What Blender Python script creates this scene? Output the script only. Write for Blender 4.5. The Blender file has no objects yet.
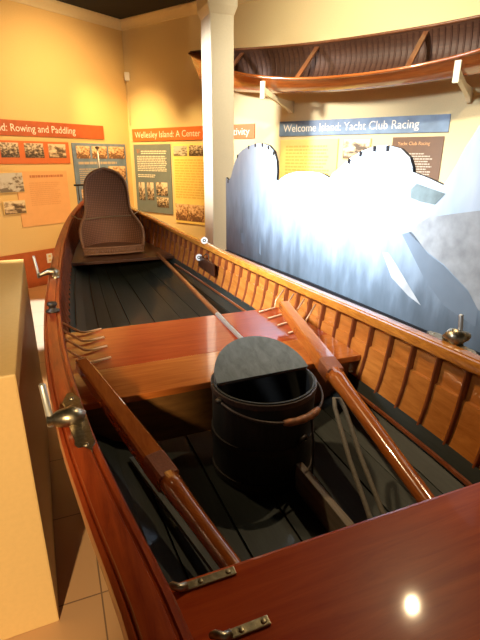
import bpy, bmesh, math, random
from mathutils import Vector, Matrix
random.seed(7)
COL = bpy.context.scene.collection
sc = bpy.context.scene
TH = 0.3854                      # heading of the skiff
BO = Vector((0.466, 0.189, 0))   # skiff centreline origin on the floor
A36 = math.radians(36)
CORNER = Vector((-1.589, 7.0, 0))

# ------------------------------------------------------------------ materials
def newmat(name):
    m = bpy.data.materials.new(name); m.use_nodes = True
    nt = m.node_tree; b = nt.nodes['Principled BSDF']
    return m, nt, b
def hexc(r, g, b): return (r, g, b, 1)
def plain(name, col, rough=.5, metal=0, coat=0, bump=0, bscale=200, var=.0):
    m, nt, b = newmat(name)
    b.inputs['Base Color'].default_value = (*col, 1); b.inputs['Roughness'].default_value = rough
    b.inputs['Metallic'].default_value = metal; b.inputs['Coat Weight'].default_value = coat
    b.inputs['Coat Roughness'].default_value = .08
    tc = nt.nodes.new('ShaderNodeTexCoord')
    n = nt.nodes.new('ShaderNodeTexNoise'); n.inputs['Scale'].default_value = bscale
    n.inputs['Detail'].default_value = 4
    nt.links.new(tc.outputs['Object'], n.inputs['Vector'])
    if var:
        mx = nt.nodes.new('ShaderNodeMix'); mx.data_type = 'RGBA'; mx.blend_type = 'MULTIPLY'
        mx.inputs['Factor'].default_value = 1
        cr = nt.nodes.new('ShaderNodeValToRGB')
        cr.color_ramp.elements[0].position = .3; cr.color_ramp.elements[1].position = .7
        cr.color_ramp.elements[0].color = (1-var, 1-var, 1-var, 1); cr.color_ramp.elements[1].color = (1, 1, 1, 1)
        nt.links.new(n.outputs['Fac'], cr.inputs['Fac'])
        mx.inputs['A'].default_value = (*col, 1)
        nt.links.new(cr.outputs['Color'], mx.inputs['B']); nt.links.new(mx.outputs['Result'], b.inputs['Base Color'])
    if bump:
        bp = nt.nodes.new('ShaderNodeBump'); bp.inputs['Strength'].default_value = bump; bp.inputs['Distance'].default_value = .002
        nt.links.new(n.outputs['Fac'], bp.inputs['Height']); nt.links.new(bp.outputs['Normal'], b.inputs['Normal'])
    return m
def wood(name, c1, c2, scale=(22, 1.6, 22), rough=.25, coat=.8, streak=.5, spec=.5):
    """varnished wood with long grain"""
    m, nt, b = newmat(name)
    tc = nt.nodes.new('ShaderNodeTexCoord'); mp = nt.nodes.new('ShaderNodeMapping')
    mp.inputs['Scale'].default_value = scale
    n = nt.nodes.new('ShaderNodeTexNoise'); n.inputs['Scale'].default_value = 3; n.inputs['Detail'].default_value = 8
    n.inputs['Roughness'].default_value = .65; n.inputs['Distortion'].default_value = .6
    cr = nt.nodes.new('ShaderNodeValToRGB'); e = cr.color_ramp.elements
    e[0].position = .32; e[0].color = (*c1, 1); e[1].position = .68; e[1].color = (*c2, 1)
    n2 = nt.nodes.new('ShaderNodeTexNoise'); n2.inputs['Scale'].default_value = 2.2
    mx = nt.nodes.new('ShaderNodeMix'); mx.data_type = 'RGBA'; mx.blend_type = 'MULTIPLY'
    cr2 = nt.nodes.new('ShaderNodeValToRGB'); cr2.color_ramp.elements[0].color = (.6, .55, .5, 1); cr2.color_ramp.elements[1].color = (1, 1, 1, 1)
    cr2.color_ramp.elements[0].position = .3; cr2.color_ramp.elements[1].position = .65
    mx.inputs['Factor'].default_value = streak
    L = nt.links.new
    L(tc.outputs['Object'], mp.inputs['Vector']); L(mp.outputs['Vector'], n.inputs['Vector'])
    L(tc.outputs['Object'], n2.inputs['Vector']); L(n2.outputs['Fac'], cr2.inputs['Fac'])
    L(n.outputs['Fac'], cr.inputs['Fac']); L(cr.outputs['Color'], mx.inputs['A']); L(cr2.outputs['Color'], mx.inputs['B'])
    L(mx.outputs['Result'], b.inputs['Base Color'])
    b.inputs['Specular IOR Level'].default_value = spec
    b.inputs['Roughness'].default_value = rough; b.inputs['Coat Weight'].default_value = coat; b.inputs['Coat Roughness'].default_value = .06
    return m
def wallmat(name, col):
    return plain(name, col, rough=.85, bump=.15, bscale=90, var=.06)
def photo_mat(name, sky, mid, dark, seed, horizon=.55, blotch=4.0):
    """printed photograph: pale top, toned bottom with dark noise masses"""
    m, nt, b = newmat(name)
    tc = nt.nodes.new('ShaderNodeTexCoord'); sp = nt.nodes.new('ShaderNodeSeparateXYZ')
    mp = nt.nodes.new('ShaderNodeMapping'); mp.inputs['Location'].default_value = (seed*3.1, seed*1.7, seed)
    n = nt.nodes.new('ShaderNodeTexNoise'); n.inputs['Scale'].default_value = blotch; n.inputs['Detail'].default_value = 6
    ad = nt.nodes.new('ShaderNodeMath'); ad.operation = 'MULTIPLY_ADD'; ad.inputs[1].default_value = .55
    cr = nt.nodes.new('ShaderNodeValToRGB'); e = cr.color_ramp.elements
    e[0].position = .32; e[0].color = (*dark, 1); e[1].position = horizon+.35; e[1].color = (*sky, 1)
    k = e.new(horizon+.08); k.color = (*mid, 1)
    L = nt.links.new
    L(tc.outputs['Generated'], mp.inputs['Vector']); L(mp.outputs['Vector'], n.inputs['Vector'])
    L(tc.outputs['Generated'], sp.inputs['Vector'])
    L(sp.outputs['Z'], ad.inputs[0]); 
    s2 = nt.nodes.new('ShaderNodeMath'); s2.operation = 'MULTIPLY_ADD'; s2.inputs[1].default_value = 2.0; s2.inputs[2].default_value = -.72
    L(n.outputs['Fac'], s2.inputs[0]); L(s2.outputs['Value'], ad.inputs[2])
    L(ad.outputs['Value'], cr.inputs['Fac']); L(cr.outputs['Color'], b.inputs['Base Color'])
    b.inputs['Roughness'].default_value = .45
    return m

M = {}
M['wall_l'] = wallmat('wall_paint_gold', (.80, .57, .25))
M['wall_b'] = wallmat('wall_paint_cream', (.80, .66, .38))
M['crown'] = plain('crown_cream_paint', (.80, .68, .42), .6, bscale=40, var=.05)
M['ceil'] = plain('ceiling_black_paint', (.012, .012, .014), .9, bscale=30, var=.2)
M['red'] = plain('baseboard_red_brown', (.50, .12, .035), .5, bscale=20, var=.15)
M['post'] = plain('post_cream_paint', (.82, .76, .60), .5, bump=.1, bscale=60, var=.04)
M['plinth'] = plain('plinth_tan_paint', (.80, .56, .24), .55, bump=.1, bscale=60, var=.05)
M['black'] = plain('black_edge', (.012, .012, .014), .5, bscale=30, var=.2)
M['white'] = plain('white_plastic', (.85, .84, .8), .4, bscale=30, var=.03)
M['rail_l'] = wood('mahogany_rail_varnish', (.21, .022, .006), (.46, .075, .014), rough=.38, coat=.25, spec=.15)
M['rail_r'] = wood('honey_rail_varnish', (.40, .125, .016), (.74, .29, .04), scale=(30, 5, 30), rough=.22, coat=1)
M['plank'] = wood('cedar_planking_varnish', (.42, .125, .02), (.68, .24, .045), scale=(25, 1.5, 12), rough=.25, coat=1)
M['rib'] = wood('rib_varnish', (.16, .035, .01), (.30, .075, .018), scale=(30, 30, 4), rough=.3, coat=.8)
M['thwart_red'] = wood('mahogany_seat_varnish', (.32, .045, .011), (.43, .072, .018), scale=(1.6, 22, 22), rough=.18, coat=.6, spec=.25)
M['thwart_or'] = wood('cherry_seat_varnish', (.42, .11, .022), (.62, .19, .036), scale=(1.6, 22, 22), rough=.18, coat=1)
M['deck'] = wood('mahogany_deck_varnish', (.40, .042, .007), (.60, .095, .014), scale=(1.4, 16, 22), rough=.35, coat=.3, spec=.12)
M['darkwood'] = wood('dark_brown_wood', (.05, .016, .008), (.095, .032, .013), scale=(2, 18, 18), rough=.4, coat=.3)
M['riser'] = wood('riser_brown_wood', (.13, .055, .015), (.24, .115, .03), scale=(2, 18, 18), rough=.45, coat=.2)
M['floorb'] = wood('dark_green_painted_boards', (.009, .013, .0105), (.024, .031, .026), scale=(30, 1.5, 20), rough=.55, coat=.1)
M['hull'] = wood('hull_outer_varnish', (.16, .03, .009), (.28, .06, .016), rough=.5, coat=.1, spec=.2)
M['oar'] = wood('oar_orange_varnish', (.40, .095, .016), (.58, .17, .028), scale=(24, 2, 24), rough=.2, coat=1)
M['leather'] = plain('oar_leather_collar', (.30, .085, .03), .55, bump=.5, bscale=160, var=.3)
M['pole'] = wood('pole_brown_varnish', (.15, .042, .014), (.28, .085, .026), rough=.3, coat=.6)
M['steel'] = plain('grey_steel', (.62, .64, .64), .42, metal=.8, bump=.1, bscale=120)
M['nickel'] = plain('tarnished_nickel', (.46, .40, .29), .35, metal=1, bump=.25, bscale=160, var=.35)
M['brass'] = plain('dull_brass', (.42, .36, .23), .4, metal=1, bump=.3, bscale=150, var=.4)
M['iron'] = plain('dark_iron', (.09, .075, .065), .5, metal=.8, bump=.3, bscale=150, var=.3)
M['copper'] = plain('copper_wire', (.75, .48, .28), .45, metal=.6, bscale=100)
M['strap'] = plain('grey_bent_strap', (.20, .17, .13), .6, bump=.3, bscale=140, var=.3)
M['cord'] = plain('dark_cord', (.05, .04, .03), .9, bscale=200)
M['rope'] = plain('pale_rope', (.26, .18, .11), .8, bscale=200, bump=.5)
M['bucket'] = wood('bucket_dark_green_slats', (.016, .018, .016), (.036, .038, .033), scale=(20, 20, 2), rough=.6, coat=0)
M['lid'] = wood('bucket_lid_grey', (.12, .145, .155), (.23, .265, .275), scale=(14, 3, 14), rough=.65, coat=0)
M['inside_shade'] = plain('bucket_inside_shade', (.012, .012, .012), .85, bscale=60, var=.4)  # near-black colour paints in the shade inside the bucket
M['rim'] = plain('rusty_rim_hoop', (.13, .10, .085), .45, metal=.5, bump=.3, bscale=150, var=.35)
M['grip'] = plain('worn_wood_grip', (.66, .27, .11), .5, bscale=70, var=.6, bump=.4)
M['keelson'] = wood('worn_brown_board', (.13, .095, .06), (.24, .18, .12), rough=.6, coat=0)
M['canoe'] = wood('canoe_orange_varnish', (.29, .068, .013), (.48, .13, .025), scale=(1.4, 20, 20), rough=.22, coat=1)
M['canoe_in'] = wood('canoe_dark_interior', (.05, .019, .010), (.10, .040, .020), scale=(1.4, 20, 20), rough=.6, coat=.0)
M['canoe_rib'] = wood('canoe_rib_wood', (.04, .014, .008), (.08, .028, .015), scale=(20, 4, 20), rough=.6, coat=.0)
M['canoe_thwart'] = wood('canoe_thwart_brown', (.13, .045, .02), (.24, .09, .035), scale=(20, 2, 20), rough=.35, coat=.4)
M['orange'] = plain('sign_orange', (.70, .17, .04), .5, bscale=20, var=.05)
M['redsign'] = plain('sign_red_brown', (.52, .11, .03), .5, bscale=14, var=.18)
M['bluesign'] = plain('sign_blue', (.20, .30, .46), .5, bscale=10, var=.35)
M['peach'] = plain('panel_peach', (.86, .47, .20), .6, bscale=10, var=.06)
M['greyblue'] = plain('panel_grey_blue', (.19, .24, .27), .5, bscale=14, var=.1)
M['yellow'] = plain('panel_yellow', (.98, .78, .26), .55, bscale=14, var=.06)
M['palepanel'] = plain('panel_pale_gold', (.88, .62, .25), .55, bscale=14, var=.06)
M['brownpanel'] = plain('panel_brown', (.16, .075, .028), .5, bscale=14, var=.15)
M['ink_white'] = plain('ink_white', (.92, .88, .80), .6, bscale=14, var=.02)
M['ink_pale'] = plain('ink_pale_brown', (.52, .44, .34), .6, bscale=14, var=.05)
M['ink_rust'] = plain('ink_rust', (.58, .22, .08), .6, bscale=14, var=.05)
M['ink_gold'] = plain('ink_gold', (.86, .58, .14), .6, bscale=14, var=.05)
M['ink_orange'] = plain('ink_orange', (.78, .40, .16), .6, bscale=14, var=.05)
M['photo_a'] = photo_mat('photo_sepia_crowd', (.75, .64, .48), (.28, .2, .13), (.06, .04, .03), 1, .5, 7)
M['photo_b'] = photo_mat('photo_sepia_shore', (.82, .68, .48), (.45, .33, .2), (.12, .08, .05), 2.3, .42, 4)
M['photo_c'] = photo_mat('photo_grey_water', (.62, .60, .56), (.50, .45, .38), (.2, .16, .12), 3.7, .35, 5)
M['photo_d'] = photo_mat('photo_orange_boats', (.85, .62, .4), (.55, .3, .14), (.18, .09, .05), 5.1, .5, 8)
M['photo_e'] = photo_mat('photo_portrait', (.86, .76, .62), (.42, .30, .20), (.05, .04, .035), 6.9, .5, 6)

# floor tiles
m, nt, b = newmat('floor_beige_tiles'); M['floor'] = m
tc = nt.nodes.new('ShaderNodeTexCoord'); mp = nt.nodes.new('ShaderNodeMapping'); mp.inputs['Rotation'].default_value = (0, 0, -TH)
br = nt.nodes.new('ShaderNodeTexBrick'); br.offset = 0; br.inputs['Scale'].default_value = 1
br.inputs['Brick Width'].default_value = .46; br.inputs['Row Height'].default_value = .46; br.inputs['Mortar Size'].default_value = .003
br.inputs['Color1'].default_value = (.62, .38, .20, 1); br.inputs['Color2'].default_value = (.58, .355, .185, 1); br.inputs['Mortar'].default_value = (.24, .15, .09, 1)
nt.links.new(tc.outputs['Object'], mp.inputs['Vector']); nt.links.new(mp.outputs['Vector'], br.inputs['Vector'])
nt.links.new(br.outputs['Color'], b.inputs['Base Color']); b.inputs['Roughness'].default_value = .28

# wicker: two crossed waves
def wicker(name, c1, c2):
    m, nt, b = newmat(name)
    tc = nt.nodes.new('ShaderNodeTexCoord'); L = nt.links.new
    outs = []
    for d in ('X', 'Z'):
        w_ = nt.nodes.new('ShaderNodeTexWave'); w_.bands_direction = d; w_.inputs['Scale'].default_value = 22; w_.inputs['Distortion'].default_value = .6
        L(tc.outputs['Object'], w_.inputs['Vector']); outs.append(w_.outputs['Fac'])
    mu = nt.nodes.new('ShaderNodeMath'); mu.operation = 'MULTIPLY'; L(outs[0], mu.inputs[0]); L(outs[1], mu.inputs[1])
    cr = nt.nodes.new('ShaderNodeValToRGB'); cr.color_ramp.elements[0].color = (*c1, 1); cr.color_ramp.elements[1].color = (*c2, 1)
    L(mu.outputs['Value'], cr.inputs['Fac']); L(cr.outputs['Color'], b.inputs['Base Color'])
    bp = nt.nodes.new('ShaderNodeBump'); bp.inputs['Strength'].default_value = .8; bp.inputs['Distance'].default_value = .004
    L(mu.outputs['Value'], bp.inputs['Height']); L(bp.outputs['Normal'], b.inputs['Normal'])
    b.inputs['Roughness'].default_value = .5
    return m
M['wicker'] = wicker('brown_wicker', (.16, .068, .036), (.42, .19, .105))
M['wicker_edge'] = plain('brown_wicker_braid', (.34, .17, .095), .5, bump=.8, bscale=120, var=.4)

# photographic cutout print: pale top going to slate at the bottom, cloudy
m, nt, b = newmat('cutout_photo_print'); M['print'] = m
tc = nt.nodes.new('ShaderNodeTexCoord'); sp = nt.nodes.new('ShaderNodeSeparateXYZ'); L = nt.links.new
cr = nt.nodes.new('ShaderNodeValToRGB'); e = cr.color_ramp.elements
e[0].position = .42; e[0].color = (.05, .065, .075, 1); e[1].position = .95; e[1].color = (.62, .69, .77, 1)
k = e.new(.56); k.color = (.13, .17, .215, 1); k = e.new(.74); k.color = (.36, .46, .58, 1)
n = nt.nodes.new('ShaderNodeTexNoise'); n.inputs['Scale'].default_value = 5; n.inputs['Detail'].default_value = 8
mp = nt.nodes.new('ShaderNodeMapping'); mp.inputs['Scale'].default_value = (1, 2.4, .8)
ma = nt.nodes.new('ShaderNodeMath'); ma.operation = 'MULTIPLY_ADD'; ma.inputs[1].default_value = .25
di = nt.nodes.new('ShaderNodeMath'); di.operation = 'MULTIPLY_ADD'; di.inputs[1].default_value = .58; di.inputs[2].default_value = -.125
L(tc.outputs['Object'], sp.inputs['Vector']); L(tc.outputs['Object'], mp.inputs['Vector']); L(mp.outputs['Vector'], n.inputs['Vector'])
L(sp.outputs['Z'], di.inputs[0]); L(n.outputs['Fac'], ma.inputs[0]); L(di.outputs['Value'], ma.inputs[2])
L(ma.outputs['Value'], cr.inputs['Fac']); L(cr.outputs['Color'], b.inputs['Base Color']); b.inputs['Roughness'].default_value = .4
M['print_rock'] = plain('print_rock_texture', (.40, .43, .46), .5, bscale=16, var=.35)
M['print_dark'] = plain('print_slate', (.19, .245, .31), .5, bscale=8, var=.15)
M['print_grey'] = plain('print_grey_green', (.20, .26, .27), .5, bscale=30, var=.3)
M['print_sail'] = plain('print_pale_hull', (.50, .53, .56), .5, bscale=16, var=.25)

# ------------------------------------------------------------------ helpers
def link(name, bm, mat, parent=None, smooth=False, off=None, mods=()):
    if off is not None: bmesh.ops.translate(bm, verts=bm.verts, vec=-Vector(off))
    bmesh.ops.recalc_face_normals(bm, faces=bm.faces)
    me = bpy.data.meshes.new(name); bm.to_mesh(me); bm.free()
    if mat is not None: me.materials.append(mat)
    if smooth:
        for p in me.polygons: p.use_smooth = True
    o = bpy.data.objects.new(name, me); COL.objects.link(o)
    if parent is not None: o.parent = parent
    return o
def autosmooth(o, ang=35):
    me = o.data
    bm = bmesh.new(); bm.from_mesh(me)
    for f in bm.faces: f.smooth = True
    for ed in bm.edges:
        if len(ed.link_faces) == 2 and ed.calc_face_angle(0) > math.radians(ang): ed.smooth = False
    bm.to_mesh(me); bm.free(); return o
def empty(name, label, cat, loc, rz=0, group=None, rx=0):
    o = bpy.data.objects.new(name, None); COL.objects.link(o); o.empty_display_size = .1
    o.location = loc; o.rotation_euler = (rx, 0, rz); return tag(o, label, cat, group)
def tag(o, label, cat, group=None):
    o['label'] = label; o['category'] = cat
    if group: o['group'] = group
    return o
def struct(o): o['kind'] = 'structure'; return o
def box(bm, x0, x1, y0, y1, z0, z1, bev=0):
    vs = [bm.verts.new(v) for v in ((x0,y0,z0),(x1,y0,z0),(x1,y1,z0),(x0,y1,z0),(x0,y0,z1),(x1,y0,z1),(x1,y1,z1),(x0,y1,z1))]
    fs = [bm.faces.new([vs[i] for i in q]) for q in ((3,2,1,0),(4,5,6,7),(0,1,5,4),(1,2,6,5),(2,3,7,6),(3,0,4,7))]
    if bev:
        es = {e for f in fs for e in f.edges}
        bmesh.ops.bevel(bm, geom=list(es), offset=bev, segments=2, affect='EDGES', profile=.6)
    return bm
def B(*a, **k): return box(bmesh.new(), *a, **k)
def tube(bm, pts, r, n=8, cap=True, prof=None):
    """tube along pts; r scalar or list; prof = list of (a,b) cross section overrides circle"""
    pts = [Vector(p) for p in pts]; rs = r if isinstance(r, (list, tuple)) else [r]*len(pts)
    rings = []; up = None
    for i, p in enumerate(pts):
        d = (pts[min(i+1, len(pts)-1)] - pts[max(i-1, 0)]).normalized()
        if up is None:
            up = Vector((0, 0, 1)) if abs(d.z) < .9 else Vector((1, 0, 0))
        a = d.cross(up).normalized(); up = a.cross(d).normalized()
        cs = prof or [(math.cos(2*math.pi*k/n), math.sin(2*math.pi*k/n)) for k in range(n)]
        rings.append([bm.verts.new(p + (a*u + up*v)*rs[i]) for u, v in cs])
    N = len(rings[0])
    for i in range(len(rings)-1):
        for k in range(N):
            bm.faces.new((rings[i][k], rings[i][(k+1)%N], rings[i+1][(k+1)%N], rings[i+1][k]))
    if cap: bm.faces.new(rings[0][::-1]); bm.faces.new(rings[-1])
    return bm
def T(pts, r, **k): return tube(bmesh.new(), pts, r, **k)
def lathe(bm, prof, c=(0,0,0), n=24, axis='Z', loop=False):
    rings = []
    for rr, h in prof:
        ring = []
        for k in range(n):
            a = 2*math.pi*k/n; x, y = rr*math.cos(a), rr*math.sin(a)
            v = {'Z': (x, y, h), 'X': (h, x, y), 'Y': (x, h, y)}[axis]
            ring.append(bm.verts.new(Vector(v)+Vector(c)))
        rings.append(ring)
    for i in range(len(rings)-1):
        for k in range(n):
            bm.faces.new((rings[i][k], rings[i][(k+1)%n], rings[i+1][(k+1)%n], rings[i+1][k]))
    if loop:
        for k in range(n): bm.faces.new((rings[-1][k], rings[-1][(k+1)%n], rings[0][(k+1)%n], rings[0][k]))
        return bm
    if prof[0][0] > 1e-5: bm.faces.new(rings[0][::-1])
    if prof[-1][0] > 1e-5: bm.faces.new(rings[-1])
    bmesh.ops.remove_doubles(bm, verts=bm.verts, dist=1e-5)
    return bm
def grid_surface(bm, rows):
    vr = [[bm.verts.new(p) for p in row] for row in rows]
    for i in range(len(vr)-1):
        for k in range(len(vr[i])-1):
            bm.faces.new((vr[i][k], vr[i][k+1], vr[i+1][k+1], vr[i+1][k]))
    return vr
def solid(bm, th):
    g = bmesh.ops.solidify(bm, geom=bm.faces[:], thickness=th); return bm
def extrude_outline(bm, pts, fn0, fn1):
    a = [bm.verts.new(fn0(p)) for p in pts]; c = [bm.verts.new(fn1(p)) for p in pts]
    n = len(pts); bm.faces.new(a[::-1]); bm.faces.new(c)
    side = [bm.faces.new((a[i], a[(i+1)%n], c[(i+1)%n], c[i])) for i in range(n)]
    return side
def spline(pts):
    """monotone-ish cubic (Catmull-Rom in x) through (x,y) points"""
    def f(x):
        if x <= pts[0][0]: return pts[0][1]
        if x >= pts[-1][0]: return pts[-1][1]
        for i in range(len(pts)-1):
            if pts[i][0] <= x <= pts[i+1][0]: break
        (x0, y0), (x1, y1) = pts[i], pts[i+1]
        def sl(j):
            if j <= 0 or j >= len(pts)-1:
                j = max(0, min(j, len(pts)-2)); return (pts[j+1][1]-pts[j][1])/(pts[j+1][0]-pts[j][0])
            return (pts[j+1][1]-pts[j-1][1])/(pts[j+1][0]-pts[j-1][0])
        h = x1-x0; u = (x-x0)/h; m0, m1 = sl(i)*h, sl(i+1)*h
        return (2*u**3-3*u*u+1)*y0+(u**3-2*u*u+u)*m0+(-2*u**3+3*u*u)*y1+(u**3-u*u)*m1
    return f
def smoothstep(a, b, x):
    u = max(0, min(1, (x-a)/(b-a))); return u*u*(3-2*u)
def frange(a, b, n): return [a+(b-a)*i/n for i in range(n+1)]
def text(parent, s, x, z, w, h, y, mat, name='lettering'):
    """flat lettering facing -y, lower left at (x,z); w,h = full width and capital height"""
    cu = bpy.data.curves.new('font', 'FONT'); cu.body = s; cu.size = 1; cu.resolution_u = 3
    to = bpy.data.objects.new('font', cu); COL.objects.link(to)
    dg = bpy.context.evaluated_depsgraph_get(); me = bpy.data.meshes.new_from_object(to.evaluated_get(dg))
    bpy.data.objects.remove(to); bpy.data.curves.remove(cu)
    xs = [v.co.x for v in me.vertices]; x0, x1 = min(xs), max(xs); kx = w/(x1-x0); kz = h/.70
    for v in me.vertices: v.co = Vector((x+(v.co.x-x0)*kx, y, z+v.co.y*kz))
    words = []; gap = .16*kx        # split at word gaps so each word is one part
    bm = bmesh.new(); bm.from_mesh(me); bpy.data.meshes.remove(me)
    fs = sorted(bm.faces, key=lambda f: min(v.co.x for v in f.verts)); cur = []; xmax = None
    for f in fs:
        a0 = min(v.co.x for v in f.verts); a1 = max(v.co.x for v in f.verts)
        if xmax is not None and a0-xmax > gap: words.append(cur); cur = []; xmax = None
        cur.append(f); xmax = a1 if xmax is None else max(xmax, a1)
    words.append(cur)
    for wd_ in words:
        nb = bmesh.new(); mp_ = {}
        for f in wd_:
            nb.faces.new([mp_.setdefault(v, None) or mp_.__setitem__(v, nb.verts.new(v.co)) or mp_[v] for v in f.verts])
        nm = bpy.data.meshes.new(name); nb.to_mesh(nm); nb.free(); nm.materials.append(mat)
        o = bpy.data.objects.new(name, nm); COL.objects.link(o); o.parent = parent
    bm.free()
def textlines(parent, x0, x1, z1, z0, n, y, mat, name='body_text', ragged=.25, fill=.5):
    bm = bmesh.new(); dz = (z1-z0)/n
    for i in range(n):
        zt = z1-i*dz; xe = x1-(x1-x0)*ragged*random.random()*(1 if i % 6 else 2); x = x0
        while x < xe:
            wl = min((.02+.05*random.random())*(x1-x0)/.6, xe-x)
            v = [bm.verts.new(p) for p in ((x, y, zt-dz*fill), (x+wl, y, zt-dz*fill), (x+wl, y, zt), (x, y, zt))]
            bm.faces.new(v); x += wl+.008*(x1-x0)/.6
    return link(name, bm, mat, parent)

# skiff frame: (s across, t along, z up) ---------------------------------
def boatpt(s, t, z): return Vector((BO.x+s*math.cos(TH)-t*math.sin(TH), BO.y+s*math.sin(TH)+t*math.cos(TH), z))
w_ = spline([(-2.6,.025),(-2.2,.16),(-1.4,.33),(-.6,.42),(0,.452),(.35,.472),(.6,.504),(.84,.531),(1.28,.558),(1.75,.566),(2.2,.56),(3.13,.515),(3.95,.444),(4.69,.345),(5.2,.24),(5.56,.145),(5.9,.025)])
HC = 1.55
def zs(t):
    return HC-.58+(.1654*((t-2.816)/3)**2 if t >= 0 else .1457-.09*t)
def zk(t):
    d = abs(t-1.6)-2.9
    return HC-.98+(0 if d < 0 else .42*(d/1.4)**2.2)
_f = spline([(0,1),(.2,.982),(.42,.955),(.6,.905),(.75,.80),(.87,.58),(.95,.3),(1,0)])
def hullpt(t, side, fd, off=0):
    dep = zs(t)-zk(t); s = max(0, w_(t)*_f(fd)-off*(1-smoothstep(.7, 1, fd)))
    z = zs(t)-dep*fd+off*smoothstep(.55, .95, fd)
    return Vector((side*s, t, z))

# ================================================================== SETTING
bm = B(-9, 9, -6, 12, -.05, 0); struct(link('floor', bm, M['floor']))
ldir = Vector((math.sin(A36), math.cos(A36), 0)); bdir = Vector((math.cos(A36), -math.sin(A36), 0))
LW = math.radians(54); BW = math.radians(-36)
WH = 3.245
def wallobj(name, bm, mat, rz):
    o = struct(link(name, bm, mat)); o.location = CORNER; o.rotation_euler = (0, 0, rz); return o
wallobj('wall_left', B(-9.5, .15, 0, .15, 0, WH+.1), M['wall_l'], LW)
wallobj('wall_back', B(0, 9.5, 0, .15, 0, WH+.1), M['wall_b'], BW)
def crown_bm(x0, x1):
    prof = [(0, WH-.11), (-.015, WH-.11), (-.022, WH-.085), (-.03, WH-.07), (-.06, WH-.03), (-.066, WH-.012), (-.066, WH), (0, WH)]
    bm = bmesh.new(); extrude_outline(bm, prof, lambda p: (x0, p[0], p[1]), lambda p: (x1, p[0], p[1])); return bm
wallobj('trim_1', crown_bm(-9.5, 0), M['crown'], LW)
wallobj('trim_2', crown_bm(0, 9.5), M['crown'], BW)
wallobj('baseboard_left', B(-9.5, 0, -.02, 0, 0, .445, bev=.004), M['red'], LW)
wallobj('baseboard_back', B(0, 9.5, -.02, 0, 0, .445, bev=.004), M['red'], BW)
struct(link('ceiling', B(-9, 9, -3, 12, WH, WH+.08), M['ceil']))

# white post behind the cutout panel
bm = bmesh.new(); px, pt_ = 1.165, 4.72
def ring(hs, ht, z, ch): return [(px+a, pt_+c_, z) for a, c_ in ((-hs+ch,-ht),(hs-ch,-ht),(hs,-ht+ch),(hs,ht-ch),(hs-ch,ht),(-hs+ch,ht),(-hs,ht-ch),(-hs,-ht+ch))]
zr = [(.118,.14,0,.006),(.118,.14,2.79,.006),(.124,.146,2.80,.006),(.145,.167,2.86,.006),(.150,.172,WH,.006)]
rr = [[bm.verts.new(p) for p in ring(*z_)] if False else [bm.verts.new(p) for p in ring(z_[0], z_[1], z_[2], z_[3])] for z_ in zr]
for i in range(len(rr)-1):
    for k in range(8): bm.faces.new((rr[i][k], rr[i][(k+1)%8], rr[i+1][(k+1)%8], rr[i+1][k]))
bm.faces.new(rr[0][::-1]); bm.faces.new(rr[-1])
o = struct(link('column', bm, M['post'])); o.location = BO; o.rotation_euler = (0, 0, TH)

# ================================================================== SKIFF
ORG = Vector((0, 1.6, HC-.98))
skiff = empty('rowing_skiff', 'long varnished wooden rowing skiff filling the foreground, open with dark floorboards', 'boat', boatpt(*ORG), TH)
def part(name, bm, mat, parent=skiff, smooth=False, auto=None):
    o = link(name, bm, mat, parent, smooth, off=ORG)
    if auto: autosmooth(o, auto)
    return o
TS = frange(-2.55, 5.88, 100)
FD = [.03, .06, .12, .2, .3, .42, .52, .6, .68, .75, .81, .87, .91, .95, .98, 1]
# outer hull: lapped strakes
bm = bmesh.new(); rows = []
for t in TS:
    row = [hullpt(t, -1, f, -.004*((i*3) % 4)/3) for i, f in enumerate(FD)] + [hullpt(t, 1, f, -.004*((i*3) % 4)/3) for i, f in list(enumerate(FD))[::-1][1:]]
    rows.append(row)
grid_surface(bm, rows); bmesh.ops.remove_doubles(bm, verts=bm.verts, dist=1e-5)
part('hull', bm, M['hull'], smooth=True)
bm = bmesh.new()   # keel and stems
kp = [(0, t, zk(t)-.018) for t in frange(-2.3, 5.6, 40)] + [(0, 5.85, zs(5.8)-.25), (0, 5.93, zs(5.9)+.03)]
kp = [(0, -2.62, zs(-2.6)+.02), (0, -2.55, zs(-2.5)-.25)] + kp
tube(bm, kp, .016, n=8); part('keel', bm, M['hull'], smooth=True)
# inner planking: upper strake and lower strake standing proud (ledge between)
PR = [(.02, .012), (.10, .012), (.20, .012), (.262, .012), (.268, .021), (.275, .021), (.36, .021), (.46, .021), (.54, .021), (.60, .021)]
for side in (-1, 1):
    bm = bmesh.new(); grid_surface(bm, [[hullpt(t, side, f, o_) for f, o_ in PR] for t in frange(-2.3, 5.75, 110)])
    part('inner_planking', bm, M['plank'], auto=30)
# floorboards: planks with dark gaps, curved up at the sides
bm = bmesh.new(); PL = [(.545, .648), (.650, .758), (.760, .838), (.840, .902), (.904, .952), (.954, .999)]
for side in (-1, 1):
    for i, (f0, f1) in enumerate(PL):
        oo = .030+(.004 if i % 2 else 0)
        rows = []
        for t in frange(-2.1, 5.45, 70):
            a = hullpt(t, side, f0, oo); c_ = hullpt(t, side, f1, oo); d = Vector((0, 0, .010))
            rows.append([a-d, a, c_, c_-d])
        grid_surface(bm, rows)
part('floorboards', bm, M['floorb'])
# ribs
for side in (-1, 1):
    t = .36
    while t < 5.5:
        bm = bmesh.new(); rows = []
        for f in (.03, .10, .18, .26, .34, .42, .50, .56):
            rows.append([hullpt(t-.0065, side, f, .012), hullpt(t-.006, side, f, .029), hullpt(t-.0025, side, f, .032), hullpt(t+.0025, side, f, .032), hullpt(t+.006, side, f, .029), hullpt(t+.0065, side, f, .012)])
        grid_surface(bm, rows); part('rib', bm, M['rib'], smooth=True); t += .113
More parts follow.
